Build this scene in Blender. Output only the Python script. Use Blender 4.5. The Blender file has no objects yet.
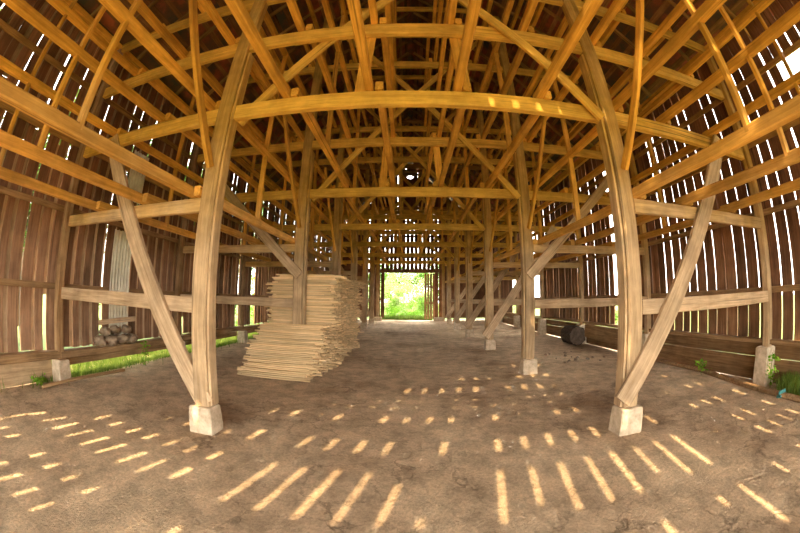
import bpy, math, random
from mathutils import Vector, Matrix, noise
R = random.Random(7)
C = bpy.context.scene.collection
sc = bpy.context.scene

# ------------------------------------------------------------------ helpers
class MB:
    """collects faces; build() links ONE mesh object"""
    def __init__(s): s.v = []; s.f = []; s.c = []
    def add(s, vs, fs, col=1.0):
        b = len(s.v); s.v += [tuple(v) for v in vs]
        s.f += [tuple(i + b for i in f) for f in fs]; s.c += [col] * len(vs)
    def box(s, x0, x1, y0, y1, z0, z1, col=1.0):
        s.add([(x0,y0,z0),(x1,y0,z0),(x1,y1,z0),(x0,y1,z0),(x0,y0,z1),(x1,y0,z1),(x1,y1,z1),(x0,y1,z1)],
              [(3,2,1,0),(4,5,6,7),(0,1,5,4),(1,2,6,5),(2,3,7,6),(3,0,4,7)], col)
    def bar(s, p0, p1, w, d, side=(0,1,0), col=1.0, n=1, bow=0.0, ch=0.12, rnd=None):
        """chamfered bar from p0 to p1; w across, d along `side`"""
        p0, p1 = Vector(p0), Vector(p1); ax = (p1 - p0).normalized()
        sd = Vector(side); sd = (sd - ax * sd.dot(ax)).normalized(); up = ax.cross(sd)
        c = min(w, d) * ch; prof = []
        for a, b in ((1,1),(-1,1),(-1,-1),(1,-1)):
            q = [(a*(w/2-c), b*d/2), (a*w/2, b*(d/2-c))]
            if a*b < 0: q.reverse()
            prof += q
        # order: make consistent loop
        prof = sorted(prof, key=lambda q: math.atan2(q[1]/d, q[0]/w)); m = len(prof)
        vs = []; L = (p1-p0).length; r = rnd or R
        ph = r.uniform(0, 6.28)
        for i in range(n+1):
            t = i/n; cen = p0.lerp(p1, t) + up*(bow*math.sin(math.pi*t)) + sd*(bow*.6*math.sin(math.pi*t*1.7+ph)*math.sin(math.pi*t))
            k = 1 + r.uniform(-.03,.03)*(n > 1)
            for a, b in prof: vs.append(cen + up*(a*k) + sd*(b*k))
        fs = []
        for i in range(n):
            for j in range(m):
                fs.append((i*m+j, i*m+(j+1)%m, (i+1)*m+(j+1)%m, (i+1)*m+j))
        fs.append(tuple(range(m-1,-1,-1))); fs.append(tuple(n*m+j for j in range(m)))
        s.add(vs, fs, col)
    def mesh(s, name, mat):
        me = bpy.data.meshes.new(name); me.from_pydata(s.v, [], s.f); me.materials.append(mat)
        if any(c != 1.0 for c in s.c):
            at = me.color_attributes.new('tone', 'FLOAT_COLOR', 'POINT')
            for i, c in enumerate(s.c): at.data[i].color = (c, c, c, 1)
        me.validate(); me.update(); fixn(me); return me
    def build(s, name, mat, parent=None, loc=None):
        o = bpy.data.objects.new(name, s.mesh(name, mat)); C.objects.link(o)
        if parent: o.parent = parent
        if loc: o.location = loc
        return o
import bmesh
def fixn(me):
    bm = bmesh.new(); bm.from_mesh(me); bmesh.ops.recalc_face_normals(bm, faces=bm.faces); bm.to_mesh(me); bm.free()
def tag(o, label=None, cat=None, group=None, kind=None):
    if label: o['label'] = label
    if cat: o['category'] = cat
    if group: o['group'] = group
    if kind: o['kind'] = kind
    return o
def empty(name, loc):
    o = bpy.data.objects.new(name, None); o.location = loc; C.objects.link(o); return o
def timber(name, p0, p1, w, d, mat, side=(0,1,0), n=8, bow=.006, parent=None, base=None):
    """one timber; its mesh is made along local X so the grain follows its length"""
    p0, p1 = Vector(p0), Vector(p1); L = (p1-p0).length; ax = (p1-p0)/L
    sd = Vector(side); sd = (sd - ax*sd.dot(ax)).normalized(); up = ax.cross(sd)
    b = MB(); b.bar((-L/2,0,0), (L/2,0,0), w, d, side=(0,1,0), n=n, bow=bow*R.choice((-1,1)))
    o = b.build(name, mat)
    # local X->ax, local Y->sd, local Z->ax x sd
    M = Matrix((( ax.x, sd.x, up.x),(ax.y, sd.y, up.y),(ax.z, sd.z, up.z))).to_4x4()
    M.translation = (p0+p1)/2 - (base if base is not None else Vector((0,0,0)))
    o.matrix_basis = M
    if parent: o.parent = parent
    return o
ORD = ['first','second','third','fourth','fifth','sixth','seventh','eighth','ninth','tenth']
def ordn(n):
    if n < 10: return ORD[n]
    t = {10:'eleventh',11:'twelfth',12:'thirteenth',13:'fourteenth',14:'fifteenth',15:'sixteenth',16:'seventeenth',17:'eighteenth',18:'nineteenth',19:'twentieth'}
    if n in t: return t[n]
    tens = ['','','twenty','thirty','forty']; k = n+1
    return (tens[k//10] + '-' + ORD[k%10-1]) if k % 10 else {30:'thirtieth',40:'fortieth'}[k]

# ------------------------------------------------------------------ materials
def newmat(name):
    m = bpy.data.materials.new(name); m.use_nodes = True
    nt = m.node_tree; nt.nodes.clear()
    out = nt.nodes.new('ShaderNodeOutputMaterial'); p = nt.nodes.new('ShaderNodeBsdfPrincipled')
    nt.links.new(p.outputs[0], out.inputs[0]); p.inputs['Roughness'].default_value = .8
    p.inputs['Specular IOR Level'].default_value = .25
    return m, nt, p
def N(nt, t, **k):
    n = nt.nodes.new(t)
    for a, b in k.items():
        if a.startswith('i_'):
            n.inputs[a[2:].replace('_',' ')].default_value = b
        else: setattr(n, a, b)
    return n
def ramp(nt, src, stops):
    r = nt.nodes.new('ShaderNodeValToRGB'); e = r.color_ramp.elements
    while len(e) < len(stops): e.new(.5)
    for i, (p, c) in enumerate(stops): e[i].position = p; e[i].color = (*c, 1) if len(c) == 3 else c
    nt.links.new(src, r.inputs[0]); return r.outputs[0]
def mixc(nt, a, b, f, mode='MIX'):
    m = nt.nodes.new('ShaderNodeMix'); m.data_type = 'RGBA'; m.blend_type = mode
    for s, v in ((m.inputs[6], a), (m.inputs[7], b), (m.inputs[0], f)):
        if hasattr(v, 'links'): nt.links.new(v, s)
        else: s.default_value = v if not isinstance(v, tuple) else (*v, 1)
    return m.outputs[2]
def wood(name, lo, hi, low_lo=None, low_hi=None, zmix=(2.0, 3.6), grain=1.0, var=.25, tone=False, axis='X', bump=.35, dark=.62):
    """sawn timber: streaky grain along one local axis, checks, per-piece tint; optionally greyer
       wood near the ground (low_lo/low_hi), with warm bounce light put into the colour above"""
    m, nt, p = newmat(name)
    tc = N(nt, 'ShaderNodeTexCoord'); oi = N(nt, 'ShaderNodeObjectInfo')
    mp = N(nt, 'ShaderNodeMapping')
    s = {'X': (.9, 16, 16), 'Z': (16, 16, .9), 'Y': (16, .9, 16)}[axis]
    mp.inputs['Scale'].default_value = tuple(q*grain for q in s)
    add = N(nt, 'ShaderNodeVectorMath', operation='ADD'); sc_ = N(nt, 'ShaderNodeVectorMath', operation='SCALE')
    cmb = N(nt, 'ShaderNodeCombineXYZ')
    for i in range(3): nt.links.new(oi.outputs['Random'], cmb.inputs[i])
    nt.links.new(cmb.outputs[0], sc_.inputs[0]); sc_.inputs['Scale'].default_value = 37.0
    nt.links.new(tc.outputs['Object'], add.inputs[0]); nt.links.new(sc_.outputs[0], add.inputs[1])
    nt.links.new(add.outputs[0], mp.inputs[0])
    n1 = N(nt, 'ShaderNodeTexNoise', i_Scale=1.6, i_Detail=8.0, i_Roughness=.72, i_Distortion=.35); nt.links.new(mp.outputs[0], n1.inputs[0])
    col = ramp(nt, n1.outputs[0], [(.32, lo), (.68, hi)])
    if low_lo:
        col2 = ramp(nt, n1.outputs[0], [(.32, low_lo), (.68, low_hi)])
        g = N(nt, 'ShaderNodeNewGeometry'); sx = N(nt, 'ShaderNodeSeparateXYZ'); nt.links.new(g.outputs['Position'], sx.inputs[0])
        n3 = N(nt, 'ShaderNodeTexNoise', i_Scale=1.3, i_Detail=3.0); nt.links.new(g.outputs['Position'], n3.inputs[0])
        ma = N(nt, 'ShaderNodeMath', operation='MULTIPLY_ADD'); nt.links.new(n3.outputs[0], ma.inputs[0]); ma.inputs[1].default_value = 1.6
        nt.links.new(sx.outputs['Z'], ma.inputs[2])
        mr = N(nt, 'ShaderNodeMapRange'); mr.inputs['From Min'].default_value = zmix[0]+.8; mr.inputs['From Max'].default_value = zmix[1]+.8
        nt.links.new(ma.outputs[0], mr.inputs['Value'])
        col = mixc(nt, col2, col, mr.outputs[0])  # colour shifts with height; warm bounce light is painted into it
    # blotches of stain, then dark checks
    n2 = N(nt, 'ShaderNodeTexNoise', i_Scale=2.2, i_Detail=4.0, i_Roughness=.6); nt.links.new(add.outputs[0], n2.inputs[0])
    blot = ramp(nt, n2.outputs[0], [(.3, (1-dark*.6,)*3), (.62, (1.05,)*3)])
    col = mixc(nt, col, blot, 1.0, 'MULTIPLY')
    mp2 = N(nt, 'ShaderNodeMapping'); s2 = {'X': (.35, 22, 22), 'Z': (22, 22, .35), 'Y': (22, .35, 22)}[axis]; mp2.inputs['Scale'].default_value = s2
    nt.links.new(add.outputs[0], mp2.inputs[0])
    n4 = N(nt, 'ShaderNodeTexNoise', i_Scale=1.0, i_Detail=2.0); nt.links.new(mp2.outputs[0], n4.inputs[0])
    chk = ramp(nt, n4.outputs[0], [(.27, (.35,)*3), (.33, (1,)*3)])
    col = mixc(nt, col, chk, .8, 'MULTIPLY')
    tint = N(nt, 'ShaderNodeMapRange'); nt.links.new(oi.outputs['Random'], tint.inputs[0]); tint.inputs['To Min'].default_value = 1-var; tint.inputs['To Max'].default_value = 1+var*.6
    cc = N(nt, 'ShaderNodeCombineColor')
    for i in range(3): nt.links.new(tint.outputs[0], cc.inputs[i])
    col = mixc(nt, col, cc.outputs[0], 1.0, 'MULTIPLY')
    if tone:
        at = N(nt, 'ShaderNodeAttribute', attribute_name='tone'); col = mixc(nt, col, at.outputs['Color'], 1.0, 'MULTIPLY')
    nt.links.new(col, p.inputs['Base Color'])
    b = N(nt, 'ShaderNodeBump', i_Strength=bump, i_Distance=.01); nt.links.new(n1.outputs[0], b.inputs['Height']); nt.links.new(b.outputs[0], p.inputs['Normal'])
    return m

GREY_LO, GREY_HI = (.38,.25,.13), (.74,.54,.32)  # lower colours; the warmer upper ones carry painted bounce light
M_POST = wood('bounce_tinted_post_wood', (.40,.22,.045), (.70,.44,.11), GREY_LO, GREY_HI, var=.12)
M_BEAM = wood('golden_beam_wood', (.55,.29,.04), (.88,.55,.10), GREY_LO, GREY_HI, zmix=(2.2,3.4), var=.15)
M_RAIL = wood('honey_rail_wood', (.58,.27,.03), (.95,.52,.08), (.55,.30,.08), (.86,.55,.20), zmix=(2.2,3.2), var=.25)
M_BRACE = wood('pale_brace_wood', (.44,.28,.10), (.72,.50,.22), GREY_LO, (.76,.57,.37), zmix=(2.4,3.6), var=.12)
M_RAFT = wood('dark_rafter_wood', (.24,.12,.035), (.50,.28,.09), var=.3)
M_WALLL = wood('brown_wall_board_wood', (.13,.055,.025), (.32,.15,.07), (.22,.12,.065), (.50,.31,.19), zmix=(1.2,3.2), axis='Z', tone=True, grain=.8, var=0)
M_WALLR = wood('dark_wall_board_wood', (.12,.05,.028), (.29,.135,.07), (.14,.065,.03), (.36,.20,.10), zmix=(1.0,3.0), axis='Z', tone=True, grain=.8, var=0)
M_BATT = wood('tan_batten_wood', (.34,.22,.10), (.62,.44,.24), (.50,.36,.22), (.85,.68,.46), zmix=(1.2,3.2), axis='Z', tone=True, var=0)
M_SKIRT = wood('brown_skirting_wood', (.13,.065,.025), (.34,.20,.09), var=.2)
M_SILL = wood('sill_wood', (.20,.11,.045), (.50,.32,.16), var=.1)
M_STICK = wood('tobacco_stick_wood', (.62,.42,.20), (.96,.74,.44), var=.28, dark=.25, tone=False)
M_STICKS = wood('stick_pile_wood', (.62,.42,.20), (.96,.74,.44), var=0, dark=.25, tone=True)
M_LATH = wood('roof_lath_wood', (.18,.08,.03), (.42,.21,.08), axis='Y', tone=True, var=0)

def mat_tin():
    m, nt, p = newmat('rusty_roof_tin')
    tc = N(nt, 'ShaderNodeTexCoord')
    n = N(nt, 'ShaderNodeTexNoise', i_Scale=1.1, i_Detail=6.0, i_Roughness=.65); nt.links.new(tc.outputs['Object'], n.inputs[0])
    col = ramp(nt, n.outputs[0], [(.38, (.075,.075,.05)), (.5, (.18,.08,.04)), (.62, (.42,.11,.05))])
    nt.links.new(col, p.inputs['Base Color']); p.inputs['Roughness'].default_value = .7; return m
M_TIN = mat_tin()
def mat_dirt():
    m, nt, p = newmat('packed_dirt')
    g = N(nt, 'ShaderNodeTexCoord')
    big = N(nt, 'ShaderNodeTexNoise', i_Scale=.42, i_Detail=5.0, i_Roughness=.6); nt.links.new(g.outputs['Object'], big.inputs[0])
    med = N(nt, 'ShaderNodeTexNoise', i_Scale=3.5, i_Detail=8.0, i_Roughness=.65); nt.links.new(g.outputs['Object'], med.inputs[0])
    fine = N(nt, 'ShaderNodeTexNoise', i_Scale=38.0, i_Detail=6.0, i_Roughness=.7); nt.links.new(g.outputs['Object'], fine.inputs[0])
    c = ramp(nt, big.outputs[0], [(.34, (.36,.235,.13)), (.44, (.62,.455,.29)), (.62, (.78,.60,.39)), (.72, (.82,.68,.48))])
    c = mixc(nt, c, ramp(nt, med.outputs[0], [(.32, (.66,)*3), (.6, (1.12,)*3)]), 1.0, 'MULTIPLY')
    c = mixc(nt, c, ramp(nt, fine.outputs[0], [(.38, (.82,.80,.78)), (.60, (1.1,1.09,1.06))]), 1.0, 'MULTIPLY')
    # drying cracks: distorted voronoi edges, only in places
    dm = N(nt, 'ShaderNodeVectorMath', operation='MULTIPLY_ADD'); nt.links.new(med.outputs['Color'], dm.inputs[0]); dm.inputs[1].default_value = (.55,.55,0); nt.links.new(g.outputs['Object'], dm.inputs[2])
    mp = N(nt, 'ShaderNodeMapping'); mp.inputs['Scale'].default_value = (1.0, 2.8, 1); nt.links.new(dm.outputs[0], mp.inputs[0])
    vo = N(nt, 'ShaderNodeTexVoronoi', feature='DISTANCE_TO_EDGE', i_Scale=1.5); nt.links.new(mp.outputs[0], vo.inputs[0])
    cr = ramp(nt, vo.outputs[0], [(.0, (0,0,0)), (.022, (1,1,1))])
    msk = ramp(nt, big.outputs[0], [(.45, (1,1,1)), (.57, (.12,.12,.12))])
    inv = N(nt, 'ShaderNodeInvert'); nt.links.new(cr, inv.inputs['Color'])
    crk = mixc(nt, inv.outputs[0], msk, 1.0, 'MULTIPLY')
    c = mixc(nt, c, (.10,.065,.035), mixc(nt, crk, (.5,.5,.5), 1.0, 'MULTIPLY'))
    nt.links.new(c, p.inputs['Base Color']); p.inputs['Roughness'].default_value = .95
    h = N(nt, 'ShaderNodeMath', operation='MULTIPLY_ADD'); nt.links.new(med.outputs[0], h.inputs[0]); h.inputs[1].default_value = 1.6; nt.links.new(fine.outputs[0], h.inputs[2])
    h2 = N(nt, 'ShaderNodeMath', operation='SUBTRACT'); nt.links.new(h.outputs[0], h2.inputs[0]); nt.links.new(crk, h2.inputs[1])
    b = N(nt, 'ShaderNodeBump', i_Strength=.85, i_Distance=.05); nt.links.new(h2.outputs[0], b.inputs['Height']); nt.links.new(b.outputs[0], p.inputs['Normal'])
    return m
M_DIRT = mat_dirt()
def simple(name, a, b, scale=6.0, rough=.9, bump=.3, detail=5.0):
    m, nt, p = newmat(name); tc = N(nt, 'ShaderNodeTexCoord')
    n = N(nt, 'ShaderNodeTexNoise', i_Scale=scale, i_Detail=detail, i_Roughness=.65); nt.links.new(tc.outputs['Object'], n.inputs[0])
    nt.links.new(ramp(nt, n.outputs[0], [(.35, a), (.65, b)]), p.inputs['Base Color']); p.inputs['Roughness'].default_value = rough
    bb = N(nt, 'ShaderNodeBump', i_Strength=bump, i_Distance=.01); nt.links.new(n.outputs[0], bb.inputs['Height']); nt.links.new(bb.outputs[0], p.inputs['Normal'])
    return m
M_CONC = simple('pale_concrete', (.46,.36,.24), (.72,.59,.42), 9)
M_GROUND = simple('meadow_ground', (.06,.09,.015), (.13,.19,.035), 1.5)
M_METAL = simple('weathered_tin_sheet', (.60,.56,.43), (.82,.78,.62), 3, rough=.55)
M_STUMP = simple('dark_bark', (.035,.025,.018), (.10,.07,.05), 14, bump=.8)
M_CUT = simple('cut_log_end', (.07,.05,.035), (.15,.11,.08), 10)
M_STONE = simple('rubble_stone', (.17,.12,.075), (.36,.27,.18), 12)
M_BLUE = simple('teal_plastic', (.05,.20,.20), (.09,.30,.28), 4, rough=.4)
M_WIRE = simple('rusty_wire', (.25,.14,.08), (.4,.26,.16), 20)
def leafmat(name, a, b):
    m, nt, p = newmat(name)
    gi = N(nt, 'ShaderNodeNewGeometry')
    c = ramp(nt, gi.outputs['Random Per Island'], [(0, a), (1, b)]); nt.links.new(c, p.inputs['Base Color'])
    tr = N(nt, 'ShaderNodeBsdfTranslucent'); nt.links.new(c, tr.inputs[0])
    mx = N(nt, 'ShaderNodeMixShader'); mx.inputs[0].default_value = .45
    out = [n for n in nt.nodes if n.type == 'OUTPUT_MATERIAL'][0]
    nt.links.new(p.outputs[0], mx.inputs[1]); nt.links.new(tr.outputs[0], mx.inputs[2]); nt.links.new(mx.outputs[0], out.inputs[0])
    return m
M_LEAF = leafmat('tree_leaf', (.05,.13,.02), (.16,.30,.05))
M_LEAFB = leafmat('bright_bush_leaf', (.13,.32,.02), (.30,.52,.05))
M_LEAFP = leafmat('pale_leaf', (.22,.33,.10), (.50,.60,.26))  # distance haze put into the leaf colour
M_GRASS = leafmat('grass_blade', (.08,.15,.02), (.24,.32,.06))
M_TRUNK = simple('tree_bark', (.05,.035,.02), (.13,.09,.06), 8, bump=.6)

# ------------------------------------------------------------------ dimensions
Y1, S = 2.80, 3.1142
YB = [Y1 + S*k for k in range(-1, 6)]        # frames; index 0 stands beside the camera
YN, YF = Y1 - 2*S, Y1 + 6*S                  # near and far gable walls
XI, XO, XW = 2.23, 5.55, 5.72
EAVE, RIDGE = 6.10, 11.62
SL = (RIDGE-EAVE)/XW
def roofz(x): return EAVE + (XW-abs(x))*SL
TIER = [(2.48,2.65),(3.655,3.855),(4.83,5.03),(5.93,6.13),(7.12,7.31),(8.30,8.47),(9.46,9.61)]
FR = ['frame beside the camera','nearest frame','second frame','third frame','fourth frame','fifth frame','sixth frame','seventh frame']

# ------------------------------------------------------------------ setting
# floor, gently uneven
b = MB(); nx, ny = 90, 190; vs = []; fs = []
for j in range(ny+1):
    for i in range(nx+1):
        x = -6.6 + 13.2*i/nx; y = YN-1.0 + (YF-YN+1.6)*j/ny
        z = .022*noise.noise(Vector((x*.8,y*.8,0))) + .009*noise.noise(Vector((x*3,y*3,4)))
        if abs(x) < 4.9: z -= .008
        vs.append((x,y,z-.012))
for j in range(ny):
    for i in range(nx): a = j*(nx+1)+i; fs.append((a,a+1,a+nx+2,a+nx+1))
b.add(vs, fs); fl = b.build('floor', M_DIRT); tag(fl, kind='structure')
for p in fl.data.polygons: p.use_smooth = True
b = MB(); b.box(-70,70,-40,110,-.3,-.07); tag(b.build('ground', M_GROUND), kind='structure')

# side walls: upright boards with open gaps
def side_wall(sgn, name, mat, zb, gaplo, gaphi, holes, battens):
    rr = random.Random(11 if sgn > 0 else 23); w = MB(); bt = MB(); y = YN+.02; lf = sgn < 0
    while y < YF:
        bw = rr.uniform(.12,.20) if lf else rr.uniform(.17,.235); gp = rr.uniform(gaplo, gaphi)
        y1 = min(y+bw, YF); segs = [(zb+rr.uniform(-.03,.02), EAVE-.02)]
        for (h0,h1,za,zc) in holes:
            if y1 > h0 and y < h1:
                ns = []
                for a, c in segs:
                    if za > a+.05: ns.append((a, min(c, za+rr.uniform(-.03,.03))))
                    if zc < c-.05: ns.append((max(a, zc+rr.uniform(-.03,.03)), c))
                segs = ns
        tone = rr.uniform(.62,1.3); off = rr.uniform(0,.012); sk = rr.uniform(-.012,.012)
        for a, c in segs:
            x0, x1 = sgn*(XW+off), sgn*(XW+off+.024); n = 6; vv = []
            for k in range(n+1):
                z = a+(c-a)*k/n; dy = sk*(z-a)/3 + rr.uniform(-.004,.004)
                vv += [(x0,y+dy,z),(x1,y+dy,z),(x1,y1+dy,z),(x0,y1+dy,z)]
            ff = [(0,1,2,3),(4*n+3,4*n+2,4*n+1,4*n)]
            for k in range(n):
                for j in range(4): ff.append((4*k+j, 4*k+4+j, 4*k+4+(j+1)%4, 4*k+(j+1)%4))
            w.add(vv, ff, tone)
        if battens and not any(y1+gp > h0 and y1 < h1 for (h0,h1,_,_) in holes):
            t2 = rr.uniform(.75,1.2); zs = rr.uniform(3.0,4.6); ov = .03
            lo = zb if rr.random() > .15 else zb+rr.uniform(.2,1.2)
            bt.box(sgn*(XW+.040), sgn*(XW+.054), y1-ov, y1+gp+(ov if rr.random() > .13 else -.012), lo, zs, t2)
            bt.box(sgn*(XW+.040), sgn*(XW+.054), y1-ov, y1+gp+rr.choice((ov, ov, -.008, -.014)), zs+.01, EAVE-.05, t2*.8)
        y = y1+gp
    o = w.build(name, mat); tag(o, kind='structure')
    if battens:
        o2 = bt.build('batten_strips', M_BATT, o)
    return o
side_wall(-1, 'wall_left', M_WALLL, .50, .045, .085, [(9.95,10.2,.5,2.55),(8.98,9.08,.5,1.25)], True)
side_wall(1, 'wall_right', M_WALLR, .70, .016, .036, [(12.93,13.3,.45,4.6),(15.8,16.4,.45,2.6),(7.24,7.32,.45,5.2),(.7,1.62,4.5,5.0)], False)
def gable(name, y, door, zlint, phase, girts, lo):
    rr = random.Random(5 if y > 0 else 9); w = MB(); x = -XW+phase; 
    while x < XW:
        bw = .255 + (rr.uniform(-.012,.012)); x1 = x+bw; tone = rr.uniform(.6,1.2)
        z0 = lo
        if door[0] < (x+x1)/2 < door[1]: z0 = zlint
        za, zc = roofz(x)+.10, roofz(x1)+.10; vd = lambda q: max(0, .2-abs(q+.02))
        if y > 0 and (vd(x) > 0 or vd(x1) > 0 or x < -.02 < x1):      # diamond vent high in the far gable
            zz = 10.62
            for a, c0, c1 in ((z0, zz-vd(x), zz-vd(x1)),):
                w.add([(x,y,a),(x1,y,a),(x1,y,c1),(x,y,c0),(x,y+.024,a),(x1,y+.024,a),(x1,y+.024,c1),(x,y+.024,c0)],[(0,1,2,3),(7,6,5,4),(0,4,5,1),(1,5,6,2),(2,6,7,3),(3,7,4,0)],tone)
            a0, a1 = zz+vd(x), zz+vd(x1)
            w.add([(x,y,a0),(x1,y,a1),(x1,y,zc),(x,y,za),(x,y+.024,a0),(x1,y+.024,a1),(x1,y+.024,zc),(x,y+.024,za)],[(0,1,2,3),(7,6,5,4),(0,4,5,1),(1,5,6,2),(2,6,7,3),(3,7,4,0)],tone)
        else:
            w.add([(x,y,z0),(x1,y,z0),(x1,y,zc),(x,y,za),(x,y+.024,z0),(x1,y+.024,z0),(x1,y+.024,zc),(x,y+.024,za)],[(0,1,2,3),(7,6,5,4),(0,4,5,1),(1,5,6,2),(2,6,7,3),(3,7,4,0)],tone)
        gp = .042 + rr.uniform(-.012,.010)
        if y < 0 and rr.random() < .75:      # battens added over stretches of gap to thin the sun streaks
            for _ in range(rr.randint(1,4)):
                za_ = rr.uniform(3.5,10.5); zl = rr.uniform(.4,1.3)
                if za_+zl < min(za,zc)-.1: w.box(x1-.02, x1+gp+.02, y+.03, y+.045, za_, za_+zl, 1.0)
        if y > 0 and (abs(x1) > 2.5 and rr.random() < .8): w.box(x1-.02, x1+gp+.02, y+.03, y+.045, lo, min(za,zc)-.05, 1.0)
        elif y > 0 and rr.random() < .93: w.box(x1-.02, x1+gp+.02, y+.03, y+.045, rr.uniform(7.2,7.9), min(za,zc)-.05, 1.0)
        x = x1 + gp
    for z, h in girts:
        xm = XW-.02 if z < EAVE else (RIDGE-z)/SL-.1
        if z < zlint - .1:
            w.box(-xm, door[0], y-.07, y-.005, z-h/2, z+h/2, .9); w.box(door[1], xm, y-.07, y-.005, z-h/2, z+h/2, .9)
        else: w.box(-xm, xm, y-.07, y-.005, z-h/2, z+h/2, .9)
    return tag(w.build(name, M_WALLR), kind='structure')
gable('wall_far', YF, (-1.86,1.76), 3.36, .1, [(1.45,.12),(3.5,.26),(4.45,.1),(5.2,.1),(6.0,.15),(7.1,.12),(8.2,.12),(9.3,.1)], .15)
TE = math.tan(math.radians(46.5))
gable('wall_near', YN, (-4.2,4.4), 3.05, .06, [((yy-YN)*TE, hh) for yy, hh in ((.66,.5),(1.72,.36),(2.84,.34),(3.72,.26),(4.24,.28),(4.95,.34),(5.7,.4),(6.3,.3))], .1)  # unseen wall; opening sized for fill light, girts spaced to band the sun

# roof: tin on spaced laths, two slopes in one structure
b = MB(); lt = MB()
n_ = Vector((SL,0,1)).normalized()
for sg in (-1,1):
    def P(x, y, up): return (sg*(x+n_.x*up), y, roofz(x)+n_.z*up)
    XE = XW+.45
    def Q(x, y, up):
        z = EAVE+(XW-x)*SL; return (sg*(x+n_.x*up), y, z+n_.z*up)
    ya, yb = YN-.4, YF+.4
    b.add([Q(-.112,ya,.16),Q(XE,ya,.16),Q(XE,yb,.16),Q(-.112,yb,.16),Q(-.122,ya,.175),Q(XE,ya,.175),Q(XE,yb,.175),Q(-.122,yb,.175)],
          [(0,1,2,3),(7,6,5,4),(0,4,5,1),(1,5,6,2),(2,6,7,3),(3,7,4,0)])
    x = .06
    while x < XE-.12:
        w_ = R.uniform(.075,.1); yy = ya
        while yy < yb:
            L = R.uniform(2.5,4.5); y2 = min(yb, yy+L); t = R.uniform(.5,1.5)
            lt.add([Q(x,yy,.13),Q(x+w_,yy,.13),Q(x+w_,y2-.01,.13),Q(x,y2-.01,.13),Q(x,yy,.158),Q(x+w_,yy,.158),Q(x+w_,y2-.01,.158),Q(x,y2-.01,.158)],
                   [(0,1,2,3),(7,6,5,4),(0,4,5,1),(1,5,6,2),(2,6,7,3),(3,7,4,0)], t); yy = y2
        x += R.uniform(.2,.26)
roof = tag(b.build('ceiling', M_TIN), kind='structure'); lt.build('roof_laths', M_LATH, roof)
# rafters
y = YN+.35; k = 0
while y < YF-.1:
    for sg, sd in ((-1,'left'),(1,'right')):
        if y < .1: continue
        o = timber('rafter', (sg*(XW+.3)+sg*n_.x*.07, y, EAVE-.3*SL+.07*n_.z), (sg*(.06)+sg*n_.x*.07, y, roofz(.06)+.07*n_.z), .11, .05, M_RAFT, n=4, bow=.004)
        tag(o, f'dark rafter under the {sd} roof slope, {ordn(k)} counted away from the camera', 'rafter', f'rafters under the {sd} roof slope')
    if y >= .1: k += 1
    y += .72

# ------------------------------------------------------------------ frames
def pier(x0, x1, y0, y1, h, label, name='concrete_pier', grp='concrete piers under the posts'):
    b = MB(); cx, cy = (x0+x1)/2, (y0+y1)/2; hx, hy = (x1-x0)/2, (y1-y0)/2; t = .012; c = .014; vs = []
    for z, s in ((-.06, 0), (h*.5, t*.5), (h-.02, t), (h, t+.016)):
        for (a, d) in ((1,1),(-1,1),(-1,-1),(1,-1)):
            pr = [(a*(hx-s-c), d*(hy-s)), (a*(hx-s), d*(hy-s-c))]
            if a*d > 0: pr.reverse()
            vs += [(q[0]+R.uniform(-.002,.002), q[1]+R.uniform(-.002,.002), z) for q in pr]
    fs = [tuple(range(7,-1,-1)), tuple(range(24,32))]
    for i in range(3):
        for j in range(8): fs.append((i*8+j, i*8+(j+1)%8, i*8+8+(j+1)%8, i*8+8+j))
    b.add(vs, fs); o = b.build(name, M_CONC, loc=(cx, cy, 0)); return tag(o, label, 'concrete block', grp)

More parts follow.
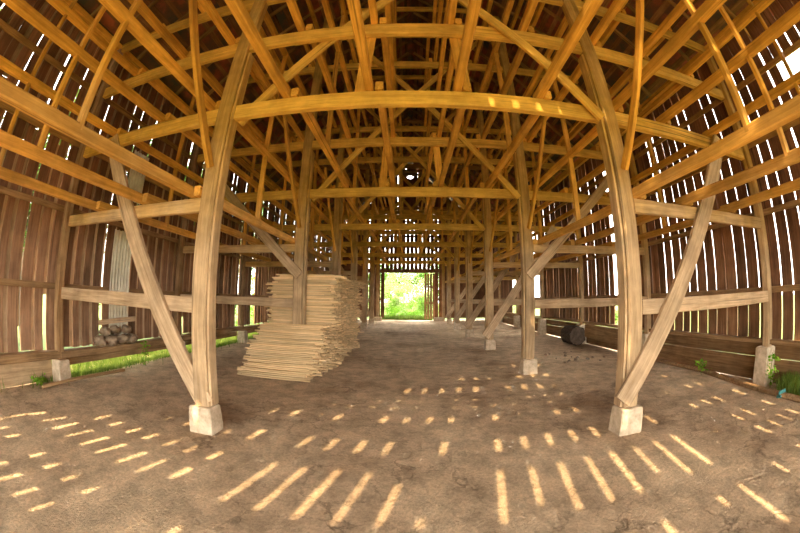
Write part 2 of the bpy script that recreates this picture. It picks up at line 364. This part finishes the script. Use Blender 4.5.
PH = .29
for k, y in enumerate(YB):
    for sg, sd in ((-1,'left'),(1,'right')):
        if not (sg < 0 and k == 2):
            pier(min(sg*(XI-.02),sg*(XI+.31)), max(sg*(XI-.02),sg*(XI+.31)), y-.07, y+.18, PH, f'pale concrete block under the {sd} aisle post of the {FR[k]}')
        base = Vector((sg*(XI+.13), y+.075, PH)); top = roofz(XI+.13)-.02
        e = empty('timber_post', base); tag(e, f'square timber post standing {sd} of the aisle in the {FR[k]}', 'post', 'aisle posts')
        zb = PH
        timber('main_plank', (sg*(XI+.15), y+.075, zb), (sg*(XI+.15), y+.075, top), .205, .15, M_POST, n=16, bow=.008, parent=e, base=base)
        timber('facing_plank', (sg*(XI+.02), y+.085, zb+.015), (sg*(XI+.02), y+.085, 4.74), .034, .13, M_POST, n=16, bow=.003, parent=e, base=base)
        # outer post at the wall
        ob = Vector((sg*(XO+.04), y+.06, .62 if sg > 0 else .36))
        o = timber('wall_post', (ob.x, ob.y, ob.z), (ob.x, ob.y, EAVE-.12), .13, .13, M_SILL if sg < 0 else M_POST, n=12)
        tag(o, f'tall timber post against the {sd} plank wall, at the {FR[k]}', 'post', 'posts along the side walls')
        # aisle-to-wall girt and lowest tie beam
        yc = y+.04 if sg > 0 else y+.10
        for (z0, z1, nm) in ((1.32,1.50,'waist-high'),(TIER[0][0],TIER[0][1],'lowest')):
            zt = (z0+z1)/2
            o = timber('cross_beam', (sg*(XI+.255), yc, zt), (sg*(XO-.03), yc, zt), z1-z0, .07, M_BRACE if z0 < 2 else M_BEAM, n=8, bow=.006)
            tag(o, f'{nm} cross beam from the {sd} aisle post to the wall, in the {FR[k]}', 'beam', f'{nm} cross beams at the sides')
        # side brace
        if k in (1,3,4,5,6) and not (k == 3 and sg < 0):
            x0b, z0b = (XI-.02, PH+.10) if sg > 0 else (XI+.10, PH+.02)
            o = timber('diagonal_brace', (sg*x0b, y-.034 if sg > 0 else y+.033, z0b), (sg*4.62, y-.034 if sg > 0 else y+.033, 3.80), .245, .055, M_BRACE, n=10, bow=.012)
            tag(o, f'long diagonal brace rising from the foot of the {sd} post in the {FR[k]}', 'brace', 'diagonal foot braces')
        elif k == 2:
            o = timber('diagonal_brace', (sg*(XI+.1), y-.048, 1.98), (sg*5.1, y-.048, 4.7), .2, .055, M_BRACE, n=10, bow=.012)
            tag(o, f'weathered brace rising outward from midway up the {sd} post in the {FR[k]}', 'brace')
        # wall pier
        if sg > 0: pier(5.40, 5.72, y-.06, y+.2, .62, f'tall concrete pier under the right wall post at the {FR[k]}', grp='piers along the walls')
        else: pier(-5.70, -5.40, y-.07, y+.17, .36, f'low concrete pier under the left wall post at the {FR[k]}', grp='piers along the walls')
    # tie beams
    nm = [None,'second','third','fourth','fifth','sixth','seventh']
    for t in range(1,7):
        z0, z1 = TIER[t]; xe = XO-.08 if z1 < EAVE-.1 else (RIDGE-z1)/SL-.04
        if k == 0 and t > 4: continue
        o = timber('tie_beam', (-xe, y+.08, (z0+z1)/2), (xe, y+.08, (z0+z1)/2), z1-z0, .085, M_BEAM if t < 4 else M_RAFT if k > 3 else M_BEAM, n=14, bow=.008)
        tag(o, f'horizontal tie beam across the barn, {nm[t]} level up, in the {FR[k]}', 'beam', 'tie beams')
    # crossing diagonals
    if k:
        for sg, sd in ((-1,'left'),(1,'right')):
            yy = y-.03 if sg > 0 else y+.15
            o = timber('cross_diagonal', (sg*(XI-.02), yy, 3.64), (-sg*2.0, yy, 8.55), .13, .05, M_BEAM, n=10, bow=.01)
            tag(o, f'diagonal strut rising from the {sd} post towards the opposite roof slope, {FR[k]}', 'brace', 'crossing roof diagonals')
            if k < 6:
                o = timber('hanger_board', (sg*.62-.06, y+.145, 3.82), (sg*.54-.06, y+.145, 4.98), .15, .03, M_RAIL, n=4, bow=.002)
                tag(o, f'short upright board between two tie beams, {sd} of centre, {FR[k]}', 'board', 'short hanger boards')

# ------------------------------------------------------------------ tier rails
rail_meshes = {}
def rail(x, zb, y0, y1, label, grp):
    L = round(y1-y0, 2); key = (L, R.randrange(4))
    if key not in rail_meshes:
        b = MB(); b.bar((-L/2,0,0), (L/2,0,0), .118, .092, side=(0,1,0), n=10, bow=R.uniform(-.012,.012), ch=.14)
        rail_meshes[key] = b.mesh('tier_rail', M_RAIL)
    o = bpy.data.objects.new('tier_rail', rail_meshes[key]); C.objects.link(o)
    o.location = (x, (y0+y1)/2, zb+.06); o.rotation_euler = (0,0,math.pi/2 + R.uniform(-.004,.004))
    return tag(o, label, 'rail', grp)
COLS = [.5,1.5,2.58,3.48,4.58]
CN = ['first','second','third','fourth','fifth']
TN = ['lowest','second','third','fourth','fifth','sixth','seventh']
spans = [(0,1),(1,2),(2,3),(3,5),(5,7)]
SPN = ['from overhead to the nearest frame','between the nearest two frames','between the second and third frames','behind the third frame','at the far end']
YE = YB + [YF-.25]
skip_h = set()
for t in range(0,6):
    zt = TIER[t][1]
    for ci, cx in enumerate(COLS):
        if t == 0 and ci < 2: continue
        if cx > (RIDGE-zt-.2)/SL: continue
        for sg, sd in ((-1,'left'),(1,'right')):
            for si, (a, c) in enumerate(spans):
                if t >= 4 and si == 0: continue
                if t == 0 and sg < 0 and si >= 3: continue
                off = (-.062 if si % 2 == 0 else .05)
                if t == 0:  yb0, yb1 = YE[a]-.02, YE[c]+.14
                else: yb0, yb1 = YE[a]+.03, YE[c]+.15
                yb1 = min(yb1, YF-.1)
                rail(sg*cx+off, zt, yb0, yb1, f'{TN[t]} level tier rail, {CN[ci]} {sd} of centre, running {SPN[si]}', f'tier rails, {TN[t]} level')
# upright hangers mid-bay and knee sticks beside the aisle posts
def upright(x, y, z0, z1, label, grp, w=.085, d=.045):
    o = timber('upright_stick', (x, y, z0), (x+R.uniform(-.02,.02), y, z1), w, d, M_RAIL, n=5, bow=.004); return tag(o, label, 'stick', grp)
BAYN = ['overhead bay','first bay','second bay','third bay','fourth bay']
for bi in range(5):
    ym = YB[bi] + S/2 - .02
    for sg, sd in ((-1,'left'),(1,'right')):
        for ci, cx in enumerate(COLS):
            if ci == 0: continue
            if bi == 0 and ci == 1: continue
            z0 = 2.72 if ci >= 2 else 3.87
            z1 = min(roofz(cx)-.1, 6.2 if ci != 1 else 7.3)
            off = (-.062 if bi % 2 == 0 else .05)
            upright(sg*cx+off, ym+.065 if ci%2 else ym, z0, z1, f'upright stick tying the {CN[ci]} rails {sd} of centre, in the {BAYN[bi]}', 'upright rail ties')
        o = timber('knee_stick', (sg*(XI+.155), YB[bi+1]-.03, 2.98), (sg*(XI+.20), YB[bi]+S/2+.12, 5.1), .10, .055, M_RAIL, side=(1,0,0), n=6, bow=.012)
        tag(o, f'slender knee stick rising toward the camera from the {sd} post of the {FR[bi+1]}', 'stick', 'knee sticks by the aisle posts')

# plates and wall girts
for sg, sd in ((-1,'left'),(1,'right')):
    o = timber('eave_plate', (sg*(XO+.07), YN+.1, 6.03), (sg*(XO+.07), YF-.1, 6.03), .14, .12, M_RAIL, side=(1,0,0), n=30, bow=.01)
    tag(o, f'long plate on top of the {sd} wall posts, under the eave', 'beam')
    for z, h, nm in ((1.52,.10,'waist-high'),(2.76,.10,'head-high'),(3.92,.10,'upper'),(4.98,.11,'topmost')):
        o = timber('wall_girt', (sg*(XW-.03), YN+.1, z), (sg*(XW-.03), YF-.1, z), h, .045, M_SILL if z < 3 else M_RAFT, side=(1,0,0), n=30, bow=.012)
        tag(o, f'{nm} horizontal girt nailed along the inside of the {sd} wall', 'girt')
    if sg < 0:
        ys = [YN+.1]+[q+.05 for q in YB]+[YF-.1]
        for i in range(len(ys)-1):
            o = timber('sill_beam', (-5.62, ys[i]+.01, .42), (-5.62, ys[i+1]-.01, .43+R.uniform(-.01,.02)), .13, .2, M_SILL, side=(1,0,0), n=8, bow=.02)
            tag(o, f'rough sill beam at the foot of the left wall, {"behind the camera" if i == 0 else "span " + ORD[i-1] + " from the camera"}', 'sill beam', 'left sill beams')
        for i in range(len(ys)-1):
            o = timber('skirting_board', (-5.72, ys[i]+.02, .275 if i > 1 else .18), (-5.72, ys[i+1]-.1, .265 if i > 1 else .18), .34 if i < 2 else .15, .03, M_BEAM if i < 2 else M_SILL, side=(1,0,0), n=6, bow=.006)
            tag(o, f'low board under the left wall sill, {"behind the camera" if i == 0 else "span " + ORD[i-1] + " from the camera"}', 'board', 'left skirting boards')
    else:
        sb = timber('sill_beam', (5.64, YN+.1, .68), (5.64, YF-.1, .68), .07, .16, M_SILL, side=(1,0,0), n=30, bow=.02)
        tag(sb, 'narrow sill beam at the foot of the right wall boards', 'sill beam')
        for r_, (z0, z1) in enumerate(((.0,.205),(.212,.41),(.418,.64))):
            o = timber('skirting_board', (5.75, YN+.1, (z0+z1)/2), (5.75, YF-.1, (z0+z1)/2), z1-z0, .03, M_SKIRT, side=(1,0,0), n=40, bow=.008)
            tag(o, f'long horizontal board below the right wall, {["bottom","middle","top"][r_]} of the three courses', 'board', 'skirting boards of the right wall')

# ------------------------------------------------------------------ far end
b = MB(); x = .99
for i in range(4):
    b.box(x, x+.145, YF-.34, YF-.31, .12, 3.30, R.uniform(1.8,2.6)); x += .195
b.box(.97,1.76,YF-.30,YF-.27,1.15,1.3,1.6); b.box(.97,1.76,YF-.30,YF-.27,2.3,2.42,1.4)
tag(b.build('door_1', M_WALLR), kind='structure')
pier(1.62, 2.35, YF-.75, YF-.45, .24, 'low concrete footing on the right of the far doorway', name='concrete_footing', grp='footings at the far doorway')
pier(-2.75, -1.95, YF-.75, YF-.45, .24, 'low concrete footing on the left of the far doorway', name='concrete_footing', grp='footings at the far doorway')
o = timber('leaning_pole', (-2.38, 17.1, .0), (-2.12, 18.2, 3.4), .045, .045, M_BRACE, n=5, bow=.03)
tag(o, 'thin pale pole leaning against a far post left of the aisle', 'pole')
for sx in (-1,1):
    o = timber('door_post', (sx*2.35 if sx > 0 else -2.3, YF-.14, 0), (sx*2.35 if sx > 0 else -2.3, YF-.14, 5.9), .2, .12, M_POST, n=8)
    tag(o, f'upright post of the far gable wall, {"right" if sx > 0 else "left"} of the doorway', 'post')

# ------------------------------------------------------------------ stack of sticks
rs = random.Random(3)
TH = .0305; layers = int(2.02/TH)
def front_y(z): return 5.17 + .70*z if z < .98 else 6.16
def left_x(z):  return -3.08 + .06*z + (.16*(z-1.75)/.3 if z > 1.75 else 0)
slots = []
for L in range(layers):
    z = .012 + TH*(L+.5); y = front_y(z)+rs.uniform(-.015,.015); j = 0
    yend = 9.55+rs.uniform(-.06,.06)
    while y < yend:
        # keep clear of the aisle post standing in the stack
        slots.append((j, L, y, z)); y += TH*1.12; j += 1

def clear(y): return any(YB[q]-.045 < y < YB[q]+.2 for q in (2,3))

slots.sort(key=lambda s: (s[0], s[1]))
stick_mesh = []
for i in range(6):
    b = MB(); b.bar((-.66-.02*i,0,0), (.66+.015*i,0,0), TH*.93, TH*.95, n=6, bow=rs.uniform(-.006,.006), ch=.2, rnd=rs)
    stick_mesh.append(b.mesh('tobacco_stick', M_STICK))
pile = MB(); n = 0
for (j, L, y, z) in slots:
    wob = .055*math.sin(L*1.9)+.05*math.sin(L*.41+y*2.1) + .03*math.sin(y*9+L*.23)
    xc = (left_x(z)+(-1.78))/2 + wob*.9 + rs.uniform(-.05,.05) + (rs.choice((-1,1))*rs.uniform(.05,.14) if rs.random() < .12 else 0)
    if z < .95: xc -= .05 + .12*(1-z/.95)*(y < 6.1)
    dz = rs.uniform(-.003,.003); tilt = rs.uniform(-.006,.006)
    if clear(y):
        if y < 7 and z > .25 and rs.random() < .0: continue
        pile.add([(sx, y+sy*TH*.46, z+dz+sz*TH*.46) for sx in (-2.19, xc+rs.uniform(.64,.72)) for sy, sz in ((-1,-1),(1,-1),(1,1),(-1,1))],
                 [(0,1,2,3),(7,6,5,4),(0,4,5,1),(1,5,6,2),(2,6,7,3),(3,7,4,0)], rs.uniform(.65,1.15))
        continue
    if n < 300:
        o = bpy.data.objects.new('tobacco_stick', stick_mesh[rs.randrange(6)]); C.objects.link(o)
        o.location = (xc, y, z+dz); o.rotation_euler = (rs.uniform(-.1,.1), tilt, rs.uniform(-.02,.02))
        tag(o, 'thin pale tobacco stick lying crosswise in the near face of the tall stack', 'stick', 'tobacco sticks in the near face of the stack'); n += 1
    else:
        hl = rs.uniform(.64,.72); q = TH*.46; a = rs.uniform(-.012,.012)
        t = rs.uniform(.65,1.15)
        pile.add([(xc+sx*hl, y+sy*q+sx*a, z+dz+sz*q+sx*tilt*.6) for sx in (-1,1) for sy, sz in ((-1,-1),(1,-1),(1,1),(-1,1))],
                 [(0,1,2,3),(7,6,5,4),(0,4,5,1),(1,5,6,2),(2,6,7,3),(3,7,4,0)], t)
tag(pile.build('tobacco_stick_pile', M_STICKS), 'deep stack of thousands of pale tobacco sticks left of the aisle', 'sticks', kind='stuff')

# ------------------------------------------------------------------ odds and ends
def corrugated(x, y0, y1, z0, z1, label, tilt=0):
    b = MB(); n = 48; vs = []; fs = []
    for k in range(2):
        for s in range(2):
            for i in range(n+1):
                y = y0+(y1-y0)*i/n; vs.append((x+.012*math.sin(i/n*(y1-y0)/.076*6.283)+s*.0015+tilt*k, y, (z0,z1)[k]+.01*math.sin(i*.7)*k))
    m = n+1
    for i in range(n):
        fs += [(i, i+1, 2*m+i+1, 2*m+i), (m+i+1, m+i, 3*m+i, 3*m+i+1), (i+1, i, m+i, m+i+1), (2*m+i, 2*m+i+1, 3*m+i+1, 3*m+i)]
    fs += [(0, 2*m, 3*m, m), (n, m+n, 3*m+n, 2*m+n)]
    b.add(vs, fs); o = b.build('corrugated_sheet', M_METAL); return tag(o, label, 'metal sheet')
corrugated(-5.64, 3.98, 4.46, .62, 2.66, 'pale corrugated metal sheet standing against the left plank wall', tilt=.0)
corrugated(-5.66, 4.1, 4.55, 3.3, 4.35, 'grey corrugated metal patch high on the left wall')
o = timber('loose_plank', (-5.42, 3.6, .93), (-5.45, 4.5, .97), .09, .05, M_BRACE, side=(1,0,0), n=4); tag(o, 'short loose plank lying on rubble by the left wall', 'plank')
def stone(r, loc, name, label, grp, mat=M_STONE, sq=.7):
    bm = bmesh.new(); bmesh.ops.create_icosphere(bm, subdivisions=3, radius=r)
    off = Vector((R.uniform(0,50),)*3)
    for v in bm.verts:
        v.co *= 1+.45*noise.noise(v.co/r*1.1+off); v.co.z *= sq
    me = bpy.data.meshes.new(name); bm.to_mesh(me); bm.free(); me.materials.append(mat)
    o = bpy.data.objects.new(name, me); o.location = loc; C.objects.link(o)
    return tag(o, label, 'stone', grp)
for i, (y, z, r) in enumerate([(3.66,.60,.13),(3.9,.58,.15),(4.17,.60,.14),(4.42,.58,.14),(3.78,.76,.11),(4.0,.78,.12),(4.28,.77,.12)]):
    stone(r, (-5.48, y, z), 'field_stone', f'rough stone on the left sill beam, {["bottom","top"][i>3]} row, {ORD[i if i < 4 else i-4]} from the camera', 'stones on the left sill')
# kerb pole on the ground, right
kp = [(5.02,1.2),(5.06,1.96),(5.14,2.6),(5.26,3.15),(5.54,4.25),(6.0-.45,5.2),(5.52,6.4)]
b = MB(); vs = []; fs = []; m = 8
for i, (x, y) in enumerate(kp):
    for j in range(m):
        a = 6.283*j/m+.3; rr_ = .045*(1+R.uniform(-.12,.12)); vs.append((x+rr_*1.3*math.cos(a), y, .035+rr_*math.sin(a)))
for i in range(len(kp)-1):
    for j in range(m): fs.append((i*m+j, i*m+(j+1)%m, (i+1)*m+(j+1)%m, (i+1)*m+j))
fs += [tuple(range(m)), tuple((len(kp)-1)*m+j for j in range(m-1,-1,-1))]
b.add(vs, fs); tag(b.build('ground_log', M_SILL), 'long thin log lying as a kerb on the dirt along the right wall', 'log')
o = timber('ground_stick', (-5.30, 2.35, .03), (-5.28, 4.05, .04), .05, .06, M_SILL, n=6, bow=.03); tag(o, 'slim stick lying on the dirt below the left wall', 'stick')
# teal scrap by the log
b = MB(); b.bar((5.02,2.28,.085),(5.12,2.24,.10),.05,.03,n=3); b.bar((4.98,2.30,.03),(4.95,2.22,.05),.04,.02,n=3); b.bar((4.99,2.27,.05),(5.03,2.29,.09),.035,.02,n=2)
tag(b.build('plastic_scrap', M_BLUE), 'crumpled teal plastic scrap beside the ground log on the right', 'scrap')
# old log lying by the right wall
lg = empty('log_round', (5.25, 9.1, .30)); tag(lg, 'dark thick log round lying against the right wall', 'log')
b = MB(); vs = []; fs = []; m = 28
for i in range(9):
    y = -.33+.66*i/8
    for j in range(m):
        a = 6.283*j/m; r_ = .30*(1+.05*math.sin(a*9+i*.3)+.03*R.uniform(-1,1)); vs.append((r_*math.cos(a), y, r_*math.sin(a)))
for i in range(8):
    for j in range(m): fs.append((i*m+j, i*m+(j+1)%m, (i+1)*m+(j+1)%m, (i+1)*m+j))
b.add(vs, fs); o = b.build('bark', M_STUMP, lg)
for nm, y in (('cut_face',-.325),('cut_face',.325)):
    b = MB(); b.add([(0,y-.012 if y < 0 else y+.012,0)]+[(.285*math.cos(6.283*j/m), y, .285*math.sin(6.283*j/m)) for j in range(m)], [(0,1+j,1+(j+1)%m) for j in range(m)]); b.build(nm, M_CUT, lg)
o = timber('rough_plank', (5.5, 6.2, .47), (5.42, 8.6, .5), .42, .05, M_SILL, side=(1,0,0), n=8, bow=.03); tag(o, 'wide dark plank standing on edge between the log round and the near right post', 'plank')
for i in range(16):
    x, y = R.uniform(3.5,4.9), R.uniform(6.4,7.9)
    stone(R.uniform(.022,.05), (x, y, .01), 'pebble', 'small pale clod in the scatter of rubble beyond the right post', 'clods beyond the right post')
# window panel hole frame low on the right wall
if 0: o = timber('short_rail', (5.66, 3.55, 1.17), (5.66, 4.6, 1.17), .06, .04, M_SILL, side=(1,0,0), n=3)

# ------------------------------------------------------------------ plants
def leaf_mesh(name, pts, size, mat, rr, wide=.5):
    b = MB()
    for p in pts:
        s = size*rr.uniform(.6,1.3); d = Vector((rr.uniform(-1,1),rr.uniform(-1,1),rr.uniform(-.7,.7))).normalized()
        e = d.cross(Vector((rr.uniform(-1,1),rr.uniform(-1,1),1))).normalized(); n = d.cross(e)
        p = Vector(p); b.add([p, p+d*s*.5+e*s*wide*.5+n*s*.08, p+d*s, p+d*s*.5-e*s*wide*.5+n*s*.08], [(0,1,2),(0,2,3)])
    me = bpy.data.meshes.new(name); me.from_pydata(b.v, [], b.f); me.materials.append(mat); me.update(); return me
def blob_pts(rr, n, c, r, clumps=14):
    cs = [(Vector(c)+Vector((rr.gauss(0,.45)*r[0],rr.gauss(0,.45)*r[1],rr.gauss(0,.45)*r[2])), rr.uniform(.25,.5)) for _ in range(clumps)]; out = []
    for _ in range(n):
        q, s = rr.choice(cs); v = Vector((rr.gauss(0,1),rr.gauss(0,1),rr.gauss(0,1))).normalized()*(rr.random()**.4)
        out.append((q.x+v.x*s*r[0], q.y+v.y*s*r[1], max(.02, q.z+v.z*s*r[2])))
    return out
tr_ = random.Random(41)
def tree(x, y, h, rad, n, label, leaf=.22, mat=M_LEAF, grp=None):
    e = empty('tree', (x,y,-.07)); tag(e, label, 'tree', grp)
    b = MB(); b.bar((0,0,-.05),(tr_.uniform(-.2,.2),tr_.uniform(-.2,.2),h*.55), .28, .26, n=5, bow=.08)
    for q in range(4):
        a = tr_.uniform(0,6.28); b.bar((0,0,h*(.3+.06*q)),(rad*.6*math.cos(a),rad*.6*math.sin(a),h*(.55+.07*q)), .1,.1,n=3,bow=.05)
    t = b.build('trunk', M_TRUNK, e)
    me = leaf_mesh('foliage', blob_pts(tr_, n, (0,0,h*.58), (rad,rad,h*.42), 22), leaf, mat, tr_)
    o = bpy.data.objects.new('foliage', me); C.objects.link(o); o.parent = e
def bush(x, y, h, rad, n, label, leaf=.09, mat=M_LEAFB, grp=None, name='bush'):
    me = leaf_mesh('foliage', blob_pts(tr_, n, (0,0,h*.45), (rad,rad,h*.5), 12), leaf, mat, tr_)
    o = bpy.data.objects.new(name, me); o.location = (x,y,-.06); C.objects.link(o); tag(o, label, 'bush', grp)
LY = ['nearest','second','third','fourth','fifth','sixth']
for i, y in enumerate((0.5,4.2,8.0,11.6,15.5,19.5)):
    tree(-10.2+tr_.uniform(-.6,.6), y, 8.5+tr_.uniform(-.8,1), 1.7, 5200, f'leafy tree outside the left wall, seen only through its gaps, {LY[i]} along', grp='trees outside the left wall')
for i, (x, y, h, r) in enumerate(((-6,44,8.5,4),(-1.5,47,7.5,4),(3.5,46,8,4),(8,50,9,4.5))):
    tree(x, y, h, r, 5200, f'hazy green tree beyond the far doorway, {["leftmost","second from left","third from left","rightmost"][i]} of the row', leaf=.34, grp='trees beyond the far doorway')
bush(-1.45, YF+.8, 1.75, .62, 1900, 'bright green bush at the left jamb of the far doorway')
bush(-.9, YF+1.9, 1.15, .8, 1500, 'low green bush just outside the far doorway, left of middle')
bush(.35, YF+2.2, 1.0, .9, 1500, 'low green bush just outside the far doorway, right of middle')
bush(1.0, YF+3.6, 1.9, .8, 1300, 'taller shrub outside the far doorway, at its right jamb')
bush(-.1, YF+5.2, 2.3, .7, 1200, 'slim young shrub standing further out beyond the far doorway')
for i, (x, y, h, r) in enumerate(((-5.2,33,3.6,2.0),(-2.6,35,4.3,2.1),(0,36,3.9,2.1),(2.4,34,4.1,2.0),(-1.2,29,2.4,1.2),(1.3,28,2.2,1.2))):
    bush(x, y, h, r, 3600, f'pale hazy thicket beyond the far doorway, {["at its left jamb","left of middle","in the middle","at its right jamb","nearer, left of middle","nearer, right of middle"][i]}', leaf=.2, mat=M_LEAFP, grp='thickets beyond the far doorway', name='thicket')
bush(7.3, 20.3, 2.6, .9, 1500, 'green shrub outside the right wall, behind the farther wide gap', leaf=.12)
bush(7.0, 8.85, 1.0, .5, 900, 'green shrub outside the right wall, behind the gap beside the near post', leaf=.1)
bush(-7.35, 13.0, 3.0, .95, 2600, 'green shrub outside the left wall, seen through the wide gap', leaf=.1)
# grass strips and weeds (uncountable)
def blades(name, n, fn, label, hgt):
    b = MB(); rr = random.Random(len(name)+n)
    for _ in range(n):
        x, y = fn(rr); h = hgt*rr.uniform(.4,1.2); a = rr.uniform(0,6.28); w = .006; lx, ly = math.cos(a), math.sin(a); bx, by = rr.uniform(-.4,.4)*h, rr.uniform(-.4,.4)*h
        b.add([(x-lx*w,y-ly*w,-.03),(x+lx*w,y+ly*w,-.03),(x+bx*.4+lx*w*.8,y+by*.4+ly*w*.8,h*.6),(x+bx*.4-lx*w*.8,y+by*.4-ly*w*.8,h*.6),(x+bx,y+by,h)], [(0,1,2,3),(3,2,4)])
    me = bpy.data.meshes.new(name); me.from_pydata(b.v, [], b.f); me.materials.append(M_GRASS); me.update()
    o = bpy.data.objects.new(name, me); C.objects.link(o); return tag(o, label, 'grass', kind='stuff')
blades('grass_verge', 9000, lambda r: (-5.70+r.gauss(0,.05)-.15*r.random(), r.uniform(2.5,11.5)), 'bright green grass growing under the sill of the left wall', .09)
blades('outside_grass', 9000, lambda r: (-6.3+r.gauss(0,.3), r.uniform(1.0,12)), 'sunlit green grass just outside the left wall', .22)
blades('doorway_grass', 6000, lambda r: (r.uniform(-2.3,1.6), YF+.35+abs(r.gauss(0,.8))), 'bright green grass across the threshold of the far doorway', .3)
blades('corner_grass', 1600, lambda r: (5.48+r.gauss(0,.12), 2.45-abs(r.gauss(0,.35))), 'green weeds at the foot of the right wall, nearest corner', .26)
def weed(x, y, h, label):
    pts = [(tr_.gauss(0,.05), tr_.gauss(0,.06), tr_.uniform(.08,h)) for _ in range(60)]
    e = empty('weed', (x,y,0)); tag(e, label, 'plant')
    o = bpy.data.objects.new('leaves', leaf_mesh('leaves', pts, .07, M_LEAFB, tr_, .7)); C.objects.link(o); o.parent = e
    b = MB(); b.bar((0,0,-.02),(.02,.02,h),.008,.008,n=4,bow=.02); b.build('stem', M_GRASS, e)
weed(5.45, 2.66, .55, 'climbing weed beside the nearest concrete pier of the right wall')
weed(5.35, 4.1, .25, 'small weed on the dirt below the right wall boards')
weed(-5.40, 2.35, .18, 'small leafy weed under the left sill, before the low pier')
weed(-5.42, 4.75, .5, 'leafy weed by the left sill behind the metal sheet')

# ------------------------------------------------------------------ light
w = bpy.data.worlds.new('sky'); sc.world = w; w.use_nodes = True
bg = w.node_tree.nodes['Background']; bg.inputs[0].default_value = (1.0,.96,.89,1); bg.inputs[1].default_value = 1.0
el, az = math.radians(46.5), math.radians(13.3)
d = Vector((math.sin(az)*math.cos(el), math.cos(az)*math.cos(el), -math.sin(el)))
s = bpy.data.lights.new('sun', 'SUN'); s.energy = 1.9; s.angle = math.radians(.55); s.color = (1.0,.73,.43)
so = bpy.data.objects.new('sun', s); so.rotation_euler = d.to_track_quat('-Z','Y').to_euler(); so.location = (0,-20,20); C.objects.link(so)

# ------------------------------------------------------------------ camera (fisheye)
pitch, yaw, roll = .1051, -.0292, -.0076
def cam2world(u, v, f):   # image right, image up, forward
    c, s_ = math.cos(roll), math.sin(roll); u, v = c*u+s_*v, -s_*u+c*v
    X, Z, Y = u, v, f
    c, s_ = math.cos(pitch), math.sin(pitch); y2 = c*Y-s_*Z; z = s_*Y+c*Z
    c, s_ = math.cos(yaw), math.sin(yaw); return Vector((c*X+s_*y2, -s_*X+c*y2, z))
r_, u_, b_ = cam2world(1,0,0), cam2world(0,1,0), -cam2world(0,0,1)
cam = bpy.data.cameras.new('camera'); co = bpy.data.objects.new('camera', cam); C.objects.link(co)
M = Matrix(((r_.x,u_.x,b_.x),(r_.y,u_.y,b_.y),(r_.z,u_.z,b_.z))).to_4x4(); M.translation = (-.1143,0,1.55); co.matrix_world = M
cam.type = 'PANO'; cam.sensor_fit = 'HORIZONTAL'; cam.sensor_width = 36; cam.sensor_height = 24; cam.clip_start = .05; cam.clip_end = 500; cam.lens = 13.6
cy = cam if hasattr(cam, 'panorama_type') else cam.cycles
cy.panorama_type = 'FISHEYE_LENS_POLYNOMIAL'; cy.fisheye_fov = math.radians(200)
cy.fisheye_polynomial_k0 = 0.0
cy.fisheye_polynomial_k1 = -7.35961916e-02; cy.fisheye_polynomial_k2 = 9.66697024e-06
cy.fisheye_polynomial_k3 = 2.27037825e-05; cy.fisheye_polynomial_k4 = -3.45785928e-07
sc.camera = co
sc.view_settings.view_transform = 'Standard'; sc.view_settings.look = 'None'; sc.view_settings.gamma = 1; sc.view_settings.use_curve_mapping = False
sc.view_settings.exposure = 3.5
sc.cycles.use_denoising = True
sc.cycles.diffuse_bounces = 6; sc.cycles.max_bounces = 10
sc.cycles.sample_clamp_indirect = 8
